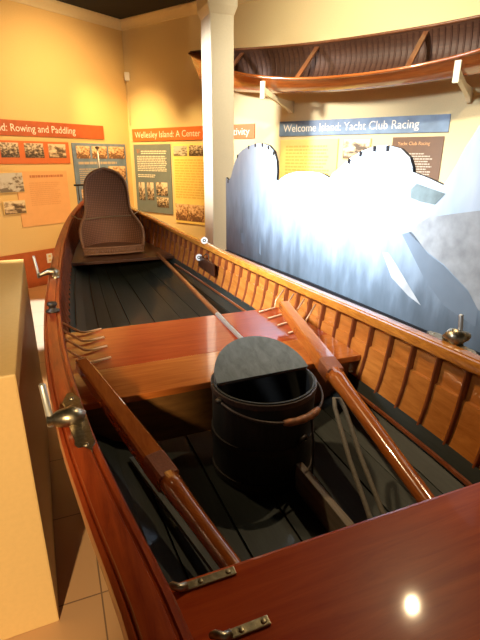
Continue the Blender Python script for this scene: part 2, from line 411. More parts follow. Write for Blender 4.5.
# gunwales
GP = [(-.002,-.034),(-.010,-.030),(-.013,-.016),(-.010,-.004),(-.004,.000),(-.001,-.002),(.002,.004),(.012,.005),(.024,.005),(.032,.004),(.034,.000),(.037,.000),(.039,.003),(.046,.002),(.050,-.004),(.051,-.026),(.046,-.032)]
for side in (-1, 1):
    bm = bmesh.new(); rows = []
    for t in frange(-2.58, 5.9, 140):
        k = min(1, max(.12, w_(t)/.09)) if w_(t) < .09 else 1
        k *= .75+.25*(1-smoothstep(3, 5.5, t))
        rows.append([(side*max(.002, w_(t)-x*k), t, zs(t)+z) for x, z in GP])
    grid_surface(bm, [r+[r[0]] for r in rows]); bmesh.ops.remove_doubles(bm, verts=bm.verts, dist=1e-6)
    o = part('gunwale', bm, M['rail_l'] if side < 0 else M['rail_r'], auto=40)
    o['label'] = 'dark mahogany gunwale on the left side' if side < 0 else 'honey coloured gunwale on the right side'
# seat of two boards amidships
def plank_across(bm, t0, t1, z1, th, fd=.30, off=.03, n=6):
    ts = frange(t0, t1, n); top = []; bot = []
    for t in ts:
        sv = hullpt(t, 1, fd, off).x
        top.append([(-sv, t, z1), (0, t, z1), (sv, t, z1)]); bot.append([(-sv, t, z1-th), (0, t, z1-th), (sv, t, z1-th)])
    a = grid_surface(bm, top); c_ = grid_surface(bm, bot)
    for k in range(2):
        for r_ in (0, -1): bm.faces.new((a[r_][k], a[r_][k+1], c_[r_][k+1], c_[r_][k]))
    for i in range(n):
        for k in (0, 2): bm.faces.new((a[i][k], a[i+1][k], c_[i+1][k], c_[i][k]))
    return bm
def bev(bm, off=.004):
    bmesh.ops.recalc_face_normals(bm, faces=bm.faces)
    es = [e for e in bm.edges if len(e.link_faces) == 2 and e.calc_face_angle(0) > 1.2]
    bmesh.ops.bevel(bm, geom=es, offset=off, segments=2, affect='EDGES', profile=.6); return bm
ZT = HC-.70
o = part('thwart', bev(plank_across(bmesh.new(), 1.525, 1.94, ZT, .022)), M['thwart_red']); o['label'] = 'wide red seat board'
o = part('thwart', bev(plank_across(bmesh.new(), 1.29, 1.52, ZT+.003, .024)), M['thwart_or']); o['label'] = 'narrow orange seat board'
bm = bmesh.new(); sv = hullpt(1.32, 1, .45, .05).x
box(bm, -sv, sv, 1.315, 1.333, HC-.90, ZT-.022, bev=.002); part('seat_riser', bm, M['riser'])
# near deck
bm = plank_across(bmesh.new(), -1.7, .474, HC-.556, .024, fd=.1, off=.045, n=24); part('near_deck', bev(bm, .006), M['deck'])
sv = hullpt(.44, 1, .2, .045).x
part('deck_beam', B(-sv, sv, .43, .46, HC-.625, HC-.581, bev=.003), M['darkwood'])
# stern bench under the wicker chair
part('stern_bench', bev(plank_across(bmesh.new(), 3.72, 4.75, HC-.775, .024, fd=.45, off=.035)), M['darkwood'])
# far breasthook / deck
bm = bmesh.new(); rows = []
for t in frange(5.2, 5.86, 8):
    s_ = max(.004, w_(t)-.03); rows.append([(-s_, t, zs(t)-.006), (0, t, zs(t)+.006), (s_, t, zs(t)-.006)])
grid_surface(bm, rows); bmesh.ops.solidify(bm, geom=bm.faces[:], thickness=.02); part('stern_deck', bm, M['rail_l'])
# centre board lying along the bottom
part('keelson_board', B(.075, .098, .10, .985, HC-.965, HC-.85, bev=.003), M['keelson'])
# inner stringer along the left bilge
bm = bmesh.new(); rows = [[(-.375+.10*k, 1.20-.45*k*1.0, HC-.853), (-.345+.10*k, 1.19-.45*k, HC-.848), (-.345+.10*k, 1.19-.45*k, HC-.862), (-.375+.10*k, 1.20-.45*k, HC-.867)] for k in frange(0, 1.9, 8)]; grid_surface(bm, [r_+[r_[0]] for r_ in rows]); bmesh.ops.remove_doubles(bm, verts=bm.verts, dist=1e-6); part('side_batten', bm, M['lid'])
bm = bmesh.new(); tube(bm, [hullpt(t, 1, .62, .05) for t in frange(-.2, 3.6, 30)], .008, n=6); part('bilge_stringer', bm, M['rib'])
# wire hooks on the seat ends
for t in (1.905, 1.80, 1.70, 1.585):
    p0 = hullpt(t+.07, -1, .22, .03)
    part('wire_hook', T([p0, (-.452, t, ZT+.010), (-.43, t-.002, ZT+.007), (-.365, t+.02, ZT+.006)], .0042, n=6), M['copper'], smooth=True)
for t in (1.90, 1.80, 1.70, 1.60):
    p0 = hullpt(t+.05, 1, .12, .035)
    part('wire_hook', T([p0, (.465, t+.02, ZT+.04), (.455, t+.01, ZT+.008), (.36, t-.015, ZT+.006)], .0042, n=6), M['copper'], smooth=True)
# brass straps on the near deck
for (s0, t0), (s1, t1), sc_ in (((-.412, .459), (-.322, .453), 1), ((-.380, .374), (-.309, .366), 1)):
    bm = bmesh.new(); z0 = HC-.556
    box(bm, s0+.016, s1, t0-.006, t0+.007, z0, z0+.004, bev=.0015)
    for k in (.3, .85): lathe(bm, [(.0001, .0065), (.003, .006), (.004, .004)], (s0+.016+(s1-s0-.016)*k, t0, z0), n=8)
    st = part('deck_strap', bm, M['brass'])
    part('strap_hook', T([(s0+.018, t0, z0+.004), (s0+.008, t0-.002, z0+.007), (s0-.002, t0+.002, z0+.012), (s0-.005, t0+.006, z0+.006)], [.006, .006, .005, .004], n=8), M['nickel'], st, smooth=True)
# oarlocks: plate on the rail, arm reaching out, upright pin
def oarlock(t, side, L=.25, pin=.085, dome=False, arm=.075, lean=0, fw_=0):
    s0 = side*(w_(t)-.028+(.043 if dome else 0)); z0 = zs(t)+.0075-(.012 if dome else 0)
    ang = math.atan2(side*(w_(t+.12)-w_(t-.12)), .24)
    def R(a, bb, z): return Vector((s0+a*math.cos(ang)+bb*math.sin(ang), t-a*math.sin(ang)*1+bb*math.cos(ang), z))
    out = []   # scalloped plate
    n = 40
    for k in range(n):
        u = 2*math.pi*k/n; y = math.cos(u)*L/2; x = .019*math.copysign(abs(math.sin(u))**.55, math.sin(u))*(1+.22*math.cos(u*8)*(abs(math.cos(u)) > .6))
        out.append((x, y))
    bm = bmesh.new(); extrude_outline(bm, out, lambda p: R(p[0], p[1], z0-.002), lambda p: R(p[0]*.95, p[1]*.98, z0+.005))
    for yy in (-.38, .38): 
        c_ = R(0, yy*L, z0+.005); lathe(bm, [(.006, 0), (.005, .002), (.0001, .003)], c_, n=10)
    pl = part('oarlock_plate', bm, M['nickel'])
    bm = bmesh.new(); o_ = side
    pts = [R(-o_*.006, 0, z0+.004), R(o_*.012, 0, z0+.016), R(o_*.035, 0, z0+.016), R(o_*(arm-.015), fw_*.8, z0+.004), R(o_*arm, fw_, z0+.002)]
    tube(bm, pts, [.020, .022, .017, .011, .013] if not dome else [.03, .034, .028, .016, .013], n=12); part('oarlock_arm', bm, M['nickel'], pl, smooth=True)
    p = R(o_*(arm-.003), fw_, z0-.012)
    bm = bmesh.new(); tube(bm, [p, p+Vector((lean*.1, 0, .02)), p+Vector((lean, .01, pin)), p+Vector((lean*1.02, .01, pin+.003))], [.0075, .0070, .0065, .005], n=12); part('oarlock_pin', bm, M['steel'], pl, smooth=True)
    return pl
oarlock(.862, -1, L=.25, pin=.088, arm=.052, lean=-.006, fw_=.03)
oarlock(2.49, -1, L=.17, pin=.11, arm=.085, lean=-.012)
oarlock(.93, 1, L=.2, pin=.095, arm=.034, dome=True)
# small dark knob on the left rail
s_ = -(w_(1.80)-.022); z_ = zs(1.80)+.006
bm = bmesh.new(); lathe(bm, [(.026, 0), (.026, .006), (.014, .010), (.012, .020), (.019, .026), (.017, .036), (.0001, .040)], (s_, 1.80, z_), n=14); part('rail_knob', bm, M['iron'], smooth=True)
# mast-like rod with a cross yoke at the far stem
bm = T([(.055, 5.62, zs(5.6)-.02), (.055, 5.62, HC+.095)], .011, n=10); rod = part('stern_staff', bm, M['steel'], smooth=True)
bm = bmesh.new(); lathe(bm, [(.0001, 0), (.022, 0), (.024, .010), (.018, .020), (.0001, .024)], (.055, 5.62, HC+.092), n=14); part('staff_cap', bm, M['iron'], rod, smooth=True)
bm = T([(-.23, 5.72, HC-.30), (.12, 5.76, HC-.30)], .010, n=8)
tube(bm, [(-.185, 5.725, HC-.30), (-.185, 5.725, HC-.47)], .006, n=8); part('steering_yoke', bm, M['iron'], smooth=True)

# cradles under the hull
for i, t in enumerate((.1, 3.4)):
    bm = bmesh.new(); zc = HC-1.0; w0 = w_(t)*.72
    pts = [(-.34, 0), (.34, 0), (.34, .06), (.26, .10), (w0+.03, zs(t)-(zs(t)-zk(t))*.77-.0)]
    inner = [(s2*w_(t)*_f(f)*1.03 if False else s2*(w_(t)*_f(f)+.012), zs(t)-(zs(t)-zk(t))*f-.014) for s2, f in ((1, .80), (1, .87), (1, .92), (1, .96), (1, 1), (-1, .96), (-1, .92), (-1, .87), (-1, .80))]
    outl = [(-.34, 0), (.34, 0), (.34, .06), (.20, .12), (inner[0][0]+.04, inner[0][1])] + inner + [(inner[-1][0]-.04, inner[-1][1]), (-.20, .12), (-.34, .06)]
    for j, p in enumerate(inner):
        if p[0] == 0 or j == 4: inner[j] = (0, zk(t)-.036)
    outl = [(-.34, 0), (.34, 0), (.34, .06), (.20, .12), (inner[0][0]+.04, inner[0][1])] + inner + [(inner[-1][0]-.04, inner[-1][1]), (-.20, .12), (-.34, .06)]
    extrude_outline(bm, outl, lambda p: (p[0], -.04, p[1]), lambda p: (p[0], .04, p[1]))
    o = link('boat_cradle', bm, M['darkwood']); o.location = boatpt(0, t, 0); o.rotation_euler = (0, 0, TH)
    tag(o, 'dark wooden cradle on the floor under the skiff, ' + ('near end' if i == 0 else 'far end'), 'boat stand', 'cradles under the skiff')

# ================================================================== THINGS IN THE SKIFF
def bthing(name, label, cat, s, t, z, group=None): return empty(name, label, cat, boatpt(s, t, z), TH, group)
def bpart(root, org, name, bm, mat, parent=None, smooth=False, auto=None):
    o = link(name, bm, mat, parent or root, smooth, off=org)
    if auto: autosmooth(o, auto)
    return o
# oars: square loom, leather collar, round shaft, grip
def oar(A_, B_, tc, label, half=.026):
    A_, B_ = Vector(A_), Vector(B_); org = A_.copy()
    r = bthing('oar', label, 'oar', *A_, group='oars lying in the skiff')
    d = (B_-A_); Lg = d.length; P = lambda u: A_+d*u
    sq = [(math.cos(a), math.sin(a)) for a in (math.pi/4+k*math.pi/2 for k in range(4))]
    rq = []
    for a in range(4):
        for da in (-.12, .12): rq.append((math.cos(math.pi/4+a*math.pi/2+da), math.sin(math.pi/4+a*math.pi/2+da)))
    uc = tc
    bm = T([P(0), P(.01), P(uc*.5), P(uc-.02)], [half*.7, half*1.0, half*1.2, half*1.38], prof=rq); bpart(r, org, 'loom', bm, M['oar'])
    bm = T([P(uc-.03), P(uc-.028), P(uc+.025), P(uc+.027)], [half*1.34, half*1.40, half*1.36, half*1.2], prof=rq); c_ = bpart(r, org, 'leather_collar', bm, M['leather'])
    bm = T([P(uc+.02), P(uc+.05), P(uc+.10), P(uc+.2), P(.9), P(.985), P(1)], [half*1.2, half*1.05, half*.92, half*.86, half*.74, half*.7, half*.5], n=14); bpart(r, org, 'shaft', bm, M['oar'], smooth=True)
    return r
oar((-.475, 1.49, HC-.645), (-.075, .08, HC-.917), .375, 'orange varnished oar on the left, leaning from seat end beside the left gunwale')
oar((.405, 1.73, HC-.615), (.19, .35, HC-.800), .385, 'orange varnished oar on the right, crossing behind the bucket lid to the near deck', half=.028)
# thin pole over the seat boards
A_, B_ = Vector((.13, 1.36, ZT+.022)), Vector((.285, 3.80, HC-.765))
r = bthing('boat_pole', 'thin brown wooden pole with metal socket lying over the red seat board', 'pole', *A_)
P = lambda u: A_+(B_-A_)*u
bpart(r, A_, 'metal_socket', T([P(0), P(.01), P(.14), P(.24), P(.245)], [.007, .009, .010, .012, .010], n=10), M['steel'], smooth=True)
bpart(r, A_, 'wooden_shaft', T([P(.23), P(.24), P(.5), P(.98), P(1)], [.010, .013, .014, .015, .012], n=10), M['pole'], smooth=True)

# minnow bucket
cb = Vector((.036, 1.135, HC-.945)); RB = .158; ZR = .312
bk = bthing('bait_bucket', 'round dark slatted bait bucket with raised grey half lid, standing in the skiff', 'bucket', *cb)
bm = bmesh.new(); n = 48
def brow(z, rr, slat=True): return [(rr*(1-(.012 if slat and k % 2 else 0))*math.cos(2*math.pi*k/n), rr*(1-(.012 if slat and k % 2 else 0))*math.sin(2*math.pi*k/n), z) for k in range(n+1)]
rows = [brow(0, .02, False), brow(0, RB*.97), brow(.004, RB), brow(ZR-.01, RB), brow(ZR, RB*.985, False), brow(ZR, RB*.95, False), brow(ZR-.006, RB*.94, False)]
inn = bmesh.new(); grid_surface(inn, [brow(ZR-.006, RB*.94, False), brow(.10, RB*.93, False), brow(.012, RB*.92, False), brow(.012, .004, False)]); bmesh.ops.remove_doubles(inn, verts=inn.verts, dist=1e-5); link('bucket_inside', inn, M['inside_shade'], bk, True)
grid_surface(bm, rows); bmesh.ops.remove_doubles(bm, verts=bm.verts, dist=1e-5); autosmooth(link('bucket_body', bm, M['bucket'], bk), 40)
for z, hh in ((ZR-.012, .016), (.15, .018), (.03, .018)):
    bm = bmesh.new(); lathe(bm, [(RB-.001, z-hh/2), (RB+.004, z-hh/2), (RB+.004, z+hh/2), (RB-.001, z+hh/2)], n=48, loop=True); autosmooth(link('hoop', bm, M['rim'] if z > .2 else M['iron'], bk), 40)
# raised half lid, hinged on the diameter, swung up
al = math.radians(29); dirl = math.radians(90+1)
def lidpt(a, rr, h=0):
    x, y = rr*math.cos(a), rr*math.sin(a)      # y>=0 : away from the hinge
    y2, z2 = y*math.cos(al)-h*math.sin(al), y*math.sin(al)+h*math.cos(al)
    cx, cy = math.cos(dirl), math.sin(dirl)
    return Vector((x*cy+y2*cx, -x*cx+y2*cy, ZR+.004+z2))
outl = [(math.pi*k/24) for k in range(25)]
bm = bmesh.new(); extrude_outline(bm, outl, lambda a: lidpt(a, RB*.97), lambda a: lidpt(a, RB*.97, .012)); lid = link('half_lid', bm, M['lid'], bk)
hb = bmesh.new(); tube(hb, [lidpt(0, RB*.93, .004), lidpt(math.pi, RB*.93, .004)], .005, n=8); link('hinge_bar', hb, M['iron'], bk, True)
# bail hanging round the front
gd = math.radians(-73); bail = []
for k in range(31):
    u = -math.pi/2+math.pi*k/30; a = gd+u*1.0
    rr = RB+.010+.016*math.cos(u); bail.append((rr*math.cos(a), rr*math.sin(a), ZR-.02-.030*math.cos(u)))
hd = link('bail_handle', T(bail, .004, n=8), M['rim'], bk, True)
gi = bail[11:19]; link('grip', T(gi, [.008]+[.0115, .0105, .012, .0105, .0115]+[.0115, .008], n=10), M['grip'], hd, True)
for pt in (bail[0], bail[-1]):
    bm = bmesh.new(); lathe(bm, [(.012, -.004), (.014, 0), (.010, .006), (.0001, .007)], pt, n=12); link('bail_pivot', bm, M['iron'], hd, True)
gx = Vector(bail[16]); link('hanging_cord', T([gx+Vector((0, 0, -.01)), gx+Vector((.006, -.012, -.09)), gx+Vector((.004, -.018, -.19))], .0035, n=6), M['cord'], bk, True)
bm = bmesh.new(); a = math.radians(-68)
tube(bm, [((RB+.004)*math.cos(a+d), (RB+.004)*math.sin(a+d), .165+hh) for d, hh in ((-.1, 0), (-.06, .012), (.06, .014), (.1, .002))], .006, n=6); link('side_loop', bm, M['iron'], bk, True)

# hairpin strap leaning beside the bucket
hp = [(.075, .66, HC-.80), (.10, .74, HC-.765), (.155, .90, HC-.705), (.188, .995, HC-.672), (.197, 1.015, HC-.660), (.210, 1.010, HC-.662), (.212, .985, HC-.675), (.172, .86, HC-.735), (.135, .74, HC-.79), (.115, .68, HC-.82), (.08, .55, HC-.875), (.05, .45, HC-.93)]
hp = [(.085, .47, HC-.925), (.115, .66, HC-.84), (.15, .83, HC-.755), (.185, .965, HC-.678), (.197, .99, HC-.662), (.212, .985, HC-.664), (.215, .96, HC-.682), (.185, .83, HC-.755), (.155, .66, HC-.84), (.12, .47, HC-.925)]
o0 = Vector(hp[0])
bm = T([Vector(p)-o0 for p in hp], .0068, n=8)
o = link('bent_hoop', bm, M['strap'], None, True); o.location = boatpt(*o0); o.rotation_euler = (0, 0, TH)
tag(o, 'grey bent hairpin hoop leaning between the bucket and the right oar', 'hoop')

# wicker chair on the stern bench
ch0 = Vector((-.048, 3.91, HC-.762))
ch = bthing('wicker_chair', 'brown wicker legless chair with tall arched back, on the far bench of the skiff', 'chair', *ch0)
hw = spline([(0,.235),(.08,.25),(.16,.255),(.22,.235),(.28,.198),(.34,.182),(.42,.179),(.50,.172),(.55,.158),(.59,.132),(.625,.085),(.643,.03),(.648,.004)])
wrap = spline([(0,.20),(.12,.20),(.20,.14),(.28,.06),(.34,.035),(.67,.02)])
def shell(h, u):
    x = hw(h)*math.sin(u*math.pi/2)**1 if False else hw(h)*u
    return Vector((x, .24+.10*h-wrap(h)*abs(u)**2.4, .015+h*1.015))
bm = bmesh.new(); grid_surface(bm, [[shell(h, u) for u in frange(-1, 1, 20)] for h in frange(0, .648, 36)])
bmesh.ops.solidify(bm, geom=bm.faces[:], thickness=.012); bmesh.ops.remove_doubles(bm, verts=bm.verts, dist=1e-5)
bb = link('backrest', bm, M['wicker'], ch, True)
edge = [shell(h, -1) for h in frange(0, .648, 40)] + [shell(h, 1) for h in frange(.648, 0, 40)]
link('edge_braid', T(edge, .012, n=8), M['wicker_edge'], bb, True)
bm = bmesh.new(); so = []
for k in range(13): so.append((-.245+.49*k/12, -.0+.03*(abs(k-6)/6)**2))
outl = so+[(.235, .20), (.18, .27), (-.18, .27), (-.235, .20)]
extrude_outline(bm, outl, lambda p: (p[0], p[1], .035), lambda p: (p[0], p[1], .058)); bev(bm, .006)
link('seat', bm, M['wicker'], ch)
bm = bmesh.new()
for k in range(36):
    x = -.24+.48*k/35; y = .03*(abs(x)/.245)**2
    tube(bm, [(x, y-.004, .0), (x, y-.008, .03), (x, y-.002, .058)], .0062, n=6)
for z in (.006, .056): tube(bm, [(-.25+.5*k/12, -.006+.03*(abs(k-6)/6)**2, z) for k in range(13)], .009, n=8)
link('seat_apron', bm, M['wicker_edge'], ch, True)
# rope tied across chair between the rails
pts = [(-w_(4.62)+.02, 4.62, zs(4.62)+.012), (-.29, 4.35, HC-.515), (-.245, 4.09, HC-.49), (-.20, 4.10, HC-.485), (-.10, 4.145, HC-.485), (.0, 4.145, HC-.48), (.09, 4.10, HC-.475), (.14, 4.12, HC-.475), (.24, 4.5, HC-.50), (w_(4.72)-.02, 4.72, zs(4.72)+.012)]
o0 = Vector(pts[0]); o = link('tie_rope', T([Vector(p)-o0 for p in pts], .0055, n=8), M['rope'], None, True); o.location = boatpt(*o0); o.rotation_euler = (0, 0, TH)
tag(o, 'thin pale rope tied across the wicker chair between the skiff rails', 'rope')

# small plaque and two round tags at the right rail
pl0 = Vector((.452, 2.98, HC-.745))
r = bthing('wooden_plaque', 'small dark red-brown plaque hanging inside the right gunwale', 'plaque', *pl0)
link('plaque_board', B(-.012, .006, -.165, .165, 0, .085, bev=.006), M['darkwood'], r)
link('hanging_cord', T([(0, -.06, .083), (.008, -.03, .115), (.008, .03, .115), (0, .08, .083)], .003, n=6), M['cord'], r, True)
def disc(loc, label):
    e_ = empty('round_tag', label, 'tag', boatpt(*loc), TH, 'round white tags on the right rail')
    e_.rotation_euler = (Matrix.Rotation(TH, 3, 'Z') @ Vector((-.45, -.85, .25)).to_track_quat('Z', 'Y').to_matrix()).to_euler()
    bm = bmesh.new(); lathe(bm, [(.024, 0), (.024, .003), (.021, .005), (.0001, .005)], n=24); link('tag_disc', bm, M['white'], e_)
    bm = bmesh.new(); lathe(bm, [(.012, .0052), (.012, .0065), (.0001, .0065)], n=20)
    link('dark_centre', bm, M['iron'], e_)
    bm = bmesh.new(); lathe(bm, [(.005, .0067), (.005, .0075), (.0001, .0075)], n=12); link('centre_dot', bm, M['white'], e_)
disc((.47, 3.07, zs(3.07)+.03), 'round white tag with dark centre standing on the right rail above the plaque')
disc((.437, 3.10, HC-.672), 'round white tag with dark centre at the left end of the red-brown plaque')

# ================================================================== PLINTH on the left
bm = bmesh.new(); box(bm, -1.75, 0, 0, 1.70, 0, .97, bev=.006)
o = link('display_plinth', bm, M['plinth']); o.location = boatpt(-.653, 1.32, 0); o.rotation_euler = (0, 0, TH+.024)
tag(o, 'plain tan box plinth on the floor left of the skiff', 'plinth')

# ================================================================== CUTOUT PHOTO PANEL
cut = empty('cutout_photo_panel', 'large pale blue photo cutout panel with wavy silhouette standing behind the right gunwale', 'display panel', boatpt(.90, 2.3, 0), TH)
S0 = .90
prof = [(3.79,1.39),(3.79,1.395),(3.74,1.375),(3.70,1.38),(3.665,1.41),(3.60,1.50),(3.52,1.575),(3.42,1.61),(3.30,1.635),(3.18,1.647),(3.06,1.645),(2.96,1.63),(2.88,1.59),(2.84,1.53),(2.83,1.46),(2.835,1.415),(2.80,1.41),(2.76,1.43),(2.68,1.455),(2.55,1.475),(2.40,1.478),(2.30,1.475),(2.245,1.465),(2.19,1.45),(2.165,1.475),(2.11,1.50),(2.02,1.55),(1.93,1.583),(1.83,1.603),(1.74,1.605),(1.66,1.59),(1.60,1.555),(1.575,1.515),(1.571,1.498),(1.48,1.478),(1.395,1.455),(1.375,1.48),(1.345,1.53),(1.32,1.585),(1.29,1.63),(1.265,1.672),(1.22,1.72),(1.16,1.77),(1.08,1.81),(.98,1.83),(.98,.88),(2.3,.845),(3.79,.78)]
zb = .12
bm = bmesh.new(); extrude_outline(bm, prof, lambda p: (0, p[0]-2.3, p[1]), lambda p: (.004, p[0]-2.3, p[1]))
pr = link('photo_print', bm, M['print'], cut)
bm = bmesh.new(); extrude_outline(bm, [(a, c_) for a, c_ in prof], lambda p: (.0042, p[0]-2.3, p[1]), lambda p: (.020, p[0]-2.3, p[1]))
link('black_backing', bm, M['black'], cut)
def decal(name, pts, mat, off=-.0015):
    bm = bmesh.new(); bm.faces.new([bm.verts.new((off, a-2.3, c_)) for a, c_ in pts]); return link(name, bm, mat, pr)
for t, z, a in ((3.30,1.632,.1),(3.18,1.644,0),(3.06,1.642,-.1),(2.965,1.624,-.4),(2.885,1.585,-.8),(2.02,1.545,.4),(1.93,1.578,.3),(1.83,1.60,.1),(1.74,1.60,-.1),(3.735,1.372,0),(3.52,1.57,.5)):
    bm = bmesh.new(); v = [(-.011, -.020), (.011, -.020), (.013, .004), (-.013, .004)]; ca, sa = math.cos(a), math.sin(a)
    bm.faces.new([bm.verts.new((-.0012, t-2.3+x*ca-y*sa, z+x*sa+y*ca)) for x, y in v]); link('edge_notch', bm, M['black'], pr)
decal('printed_rock', [(1.56,1.26),(1.44,1.33),(1.30,1.36),(1.10,1.40),(1.0,1.38),(1.0,1.02),(1.14,1.03),(1.20,1.09),(1.33,1.16),(1.42,1.19)], M['print_rock'])
decal('printed_dark_band', [(1.585,1.24),(1.53,1.26),(1.42,1.185),(1.33,1.155),(1.20,1.085),(1.14,1.03),(1.14,.965),(1.30,1.0),(1.42,1.08)], M['print_dark'])
decal('printed_small_hull', [(1.70,1.14),(1.66,1.145),(1.60,1.105),(1.42,.965),(1.50,.985),(1.62,1.04)], M['print_sail'])
decal('printed_grey_patch', [(1.565,1.43),(1.535,1.455),(1.43,1.435),(1.375,1.425),(1.42,1.38),(1.50,1.385),(1.56,1.395)], M['print_grey'])
decal('printed_spot', [(1.185+.012*math.cos(k*math.pi/6), 1.485+.02*math.sin(k*math.pi/6)) for k in range(12)], M['black'])
decal('printed_post', [(3.44,.98),(3.40,.985),(3.385,.90),(3.43,.90)], M['print_dark']); decal('printed_post', [(3.08,1.0),(3.05,1.0),(3.045,.87),(3.08,.88)], M['print_dark'])
bx = bmesh.new(); extrude_outline(bx, [(.98-2.3, 0), (3.79-2.3, 0), (3.79-2.3, .78), (0, .845), (.98-2.3, .88)], lambda p: (-.012, p[0], p[1]), lambda p: (.04, p[0], p[1])); link('panel_base', bx, M['black'], cut)

# ================================================================== WALL CANOE
AL = math.radians(40)
def bwall(p, off, z): return CORNER+bdir*p+Vector((-math.sin(A36), -math.cos(A36), 0))*off+Vector((0, 0, z))
cc = bwall(3.55, .325, 2.425)
cn = empty('wall_canoe', 'varnished wooden canoe hung high on the back wall, open side tilted to the room', 'canoe', cc, BW, rx=0)
cn.rotation_mode = 'ZYX' if False else 'XYZ'; cn.rotation_euler = (AL, 0, BW)
HL, HB, HD = 1.93, .30, .24
cw = lambda u: HB*max(0, 1-abs(u)**2.3)**.85+.004
csh = lambda u: .26*abs(u)**2.3
cdp = lambda u: HD*(1-.55*max(0, (abs(u)-.75)/.25)**2)
def cpt(u, v, o_=0):   # v -1..1 across
    a = v*math.pi/2; wv = max(.002, cw(u)-o_)
    return Vector((u*HL+ (.05*math.copysign(1, u)*math.cos(a)**2*max(0, abs(u)-.9)*4 if abs(u) > .9 else 0), wv*math.copysign(abs(math.sin(a))**.75, v), csh(u)*(1-.75*math.cos(a)**2)-(cdp(u)-o_)*math.cos(a)**.8))
US = frange(-1, 1, 60)
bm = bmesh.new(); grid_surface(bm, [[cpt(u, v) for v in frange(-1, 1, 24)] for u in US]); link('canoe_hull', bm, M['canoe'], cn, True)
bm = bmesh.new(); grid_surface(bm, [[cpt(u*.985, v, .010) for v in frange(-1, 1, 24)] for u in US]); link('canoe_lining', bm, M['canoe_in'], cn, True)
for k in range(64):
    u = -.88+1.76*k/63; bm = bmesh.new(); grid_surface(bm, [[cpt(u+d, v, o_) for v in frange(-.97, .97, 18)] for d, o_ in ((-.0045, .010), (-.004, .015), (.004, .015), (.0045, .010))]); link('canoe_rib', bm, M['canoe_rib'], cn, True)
for sd in (-1, 1):
    pts = [Vector((u*HL, sd*cw(u), csh(u)+.002)) for u in frange(-.995, .995, 60)]
    link('canoe_gunwale', T(pts, .014, n=8), M['canoe'] if sd < 0 else M['canoe_thwart'], cn, True)
for sd in (-1, 1):
    bm = bmesh.new(); grid_surface(bm, [[Vector((sd*u*HL, v*cw(u), csh(u)+.004+.008*(1-abs(v)))) for v in (-1, 0, 1)] for u in frange(.80, .998, 10)])
    bmesh.ops.solidify(bm, geom=bm.faces[:], thickness=.008); link('canoe_deck', bm, M['canoe'], cn)
for u, hh in ((-.72, .05), (-.30, .05), (.24, .05), (.66, .05)):
    wv = cw(u)-.008; link('canoe_thwart', B(u*HL-.024, u*HL+.024, -wv, wv, csh(u)-.045, csh(u)-.027, bev=.004), M['canoe_thwart'], cn)
for i, p in enumerate((2.655, 4.43)):
    r = empty('wall_bracket', 'white bracket under the wall canoe, ' + ('left one beside the post' if i == 0 else 'right one near the frame edge'), 'bracket', bwall(p, 0, 2.10), BW, 'brackets holding the wall canoe')
    u = (p-3.52)/HL
    bm = bmesh.new(); sd_ = [(-.002, .0), (-.002, .16)]
    # arm: profile in (y,z) following below the hull
    pr_ = [(0, -.09), (0, .03), (-.12, .025), (-.30, .035), (-.44, .065), (-.56, .10), (-.58, .08), (-.56, .04), (-.40, .01), (-.12, -.05), (-.04, -.09)]
    extrude_outline(bm, pr_, lambda q: (-.018, q[0], q[1]), lambda q: (.018, q[0], q[1])); link('bracket_arm', bm, M['post'], r)
    link('bracket_lip', B(-.024, .024, -.60, -.575, .0, .155, bev=.004), M['post'], r)

# ================================================================== WALL BOARDS
def lboard(name, label, cat, x0, x1, z0, z1, mat, wall, group=None, th=.012, lift=.001):
    xc = (x0+x1)/2; d = ldir if wall == 'L' else bdir; rz = LW if wall == 'L' else BW
    nrm = Vector((math.cos(A36), -math.sin(A36), 0)) if wall == 'L' else Vector((-math.sin(A36), -math.cos(A36), 0))
    r = empty(name, label, cat, CORNER+d*xc+nrm*lift+Vector((0, 0, z0)), rz, group)
    link('board', B(x0-xc, x1-xc, -th, 0, 0, z1-z0, bev=.002), mat, r)
    r['_xc'] = xc; r['_z0'] = z0; return r, xc, z0, -th-.001
def photo(rt, x0, x1, z0, z1, mat, border=None):
    r, xc, zz, y = rt
    return link('photo', B(x0-xc, x1-xc, y-.002, y+.001, z0-zz, z1-zz), mat, r)
# --- left wall
rt = lboard('title_sign', 'long red-brown title board reading Rowing and Paddling on left wall', 'sign', -2.75, -.452, 1.78, 1.947, M['redsign'], 'L')
text(rt[0], 'Island: Rowing and Paddling', -2.03-rt[1], 1.828-rt[2], 1.135, .080, rt[3]-.001, M['ink_white'])
rt = lboard('photo_sign', 'orange strip board with three sepia photographs under the Rowing and Paddling title', 'sign', -2.35, -1.015, 1.475, 1.728, M['orange'], 'L')
photo(rt, -2.28, -1.95, 1.55, 1.705, M['photo_b']); photo(rt, -1.90, -1.684, 1.545, 1.705, M['photo_a']); photo(rt, -1.612, -1.37, 1.542, 1.705, M['photo_a']); photo(rt, -1.306, -1.066, 1.542, 1.703, M['photo_b'])
rt = lboard('text_sign', 'pale peach text board with two grey boat photographs on left wall', 'sign', -1.775, -1.09, .75, 1.39, M['peach'], 'L')
text(rt[0], 'The lure of trolling and angling', -1.60-rt[1], 1.335-rt[2], .42, .026, rt[3]-.001, M['ink_rust']) if False else None
textlines(rt[0], -1.60-rt[1], -1.12-rt[1], 1.345-rt[2], 1.31-rt[2], 1, rt[3]-.001, M['ink_rust'], 'heading_text', .1, .8)
textlines(rt[0], -1.62-rt[1], -1.18-rt[1], 1.26-rt[2], .98-rt[2], 12, rt[3]-.001, M['ink_orange'])
rt2 = lboard('mounted_photo', 'grey photograph of water overlapping the peach board, upper one', 'photograph', -2.0, -1.689, 1.158, 1.385, M['palepanel'], 'L', th=.008, lift=.0155); photo(rt2, -1.99, -1.695, 1.165, 1.378, M['photo_c'])
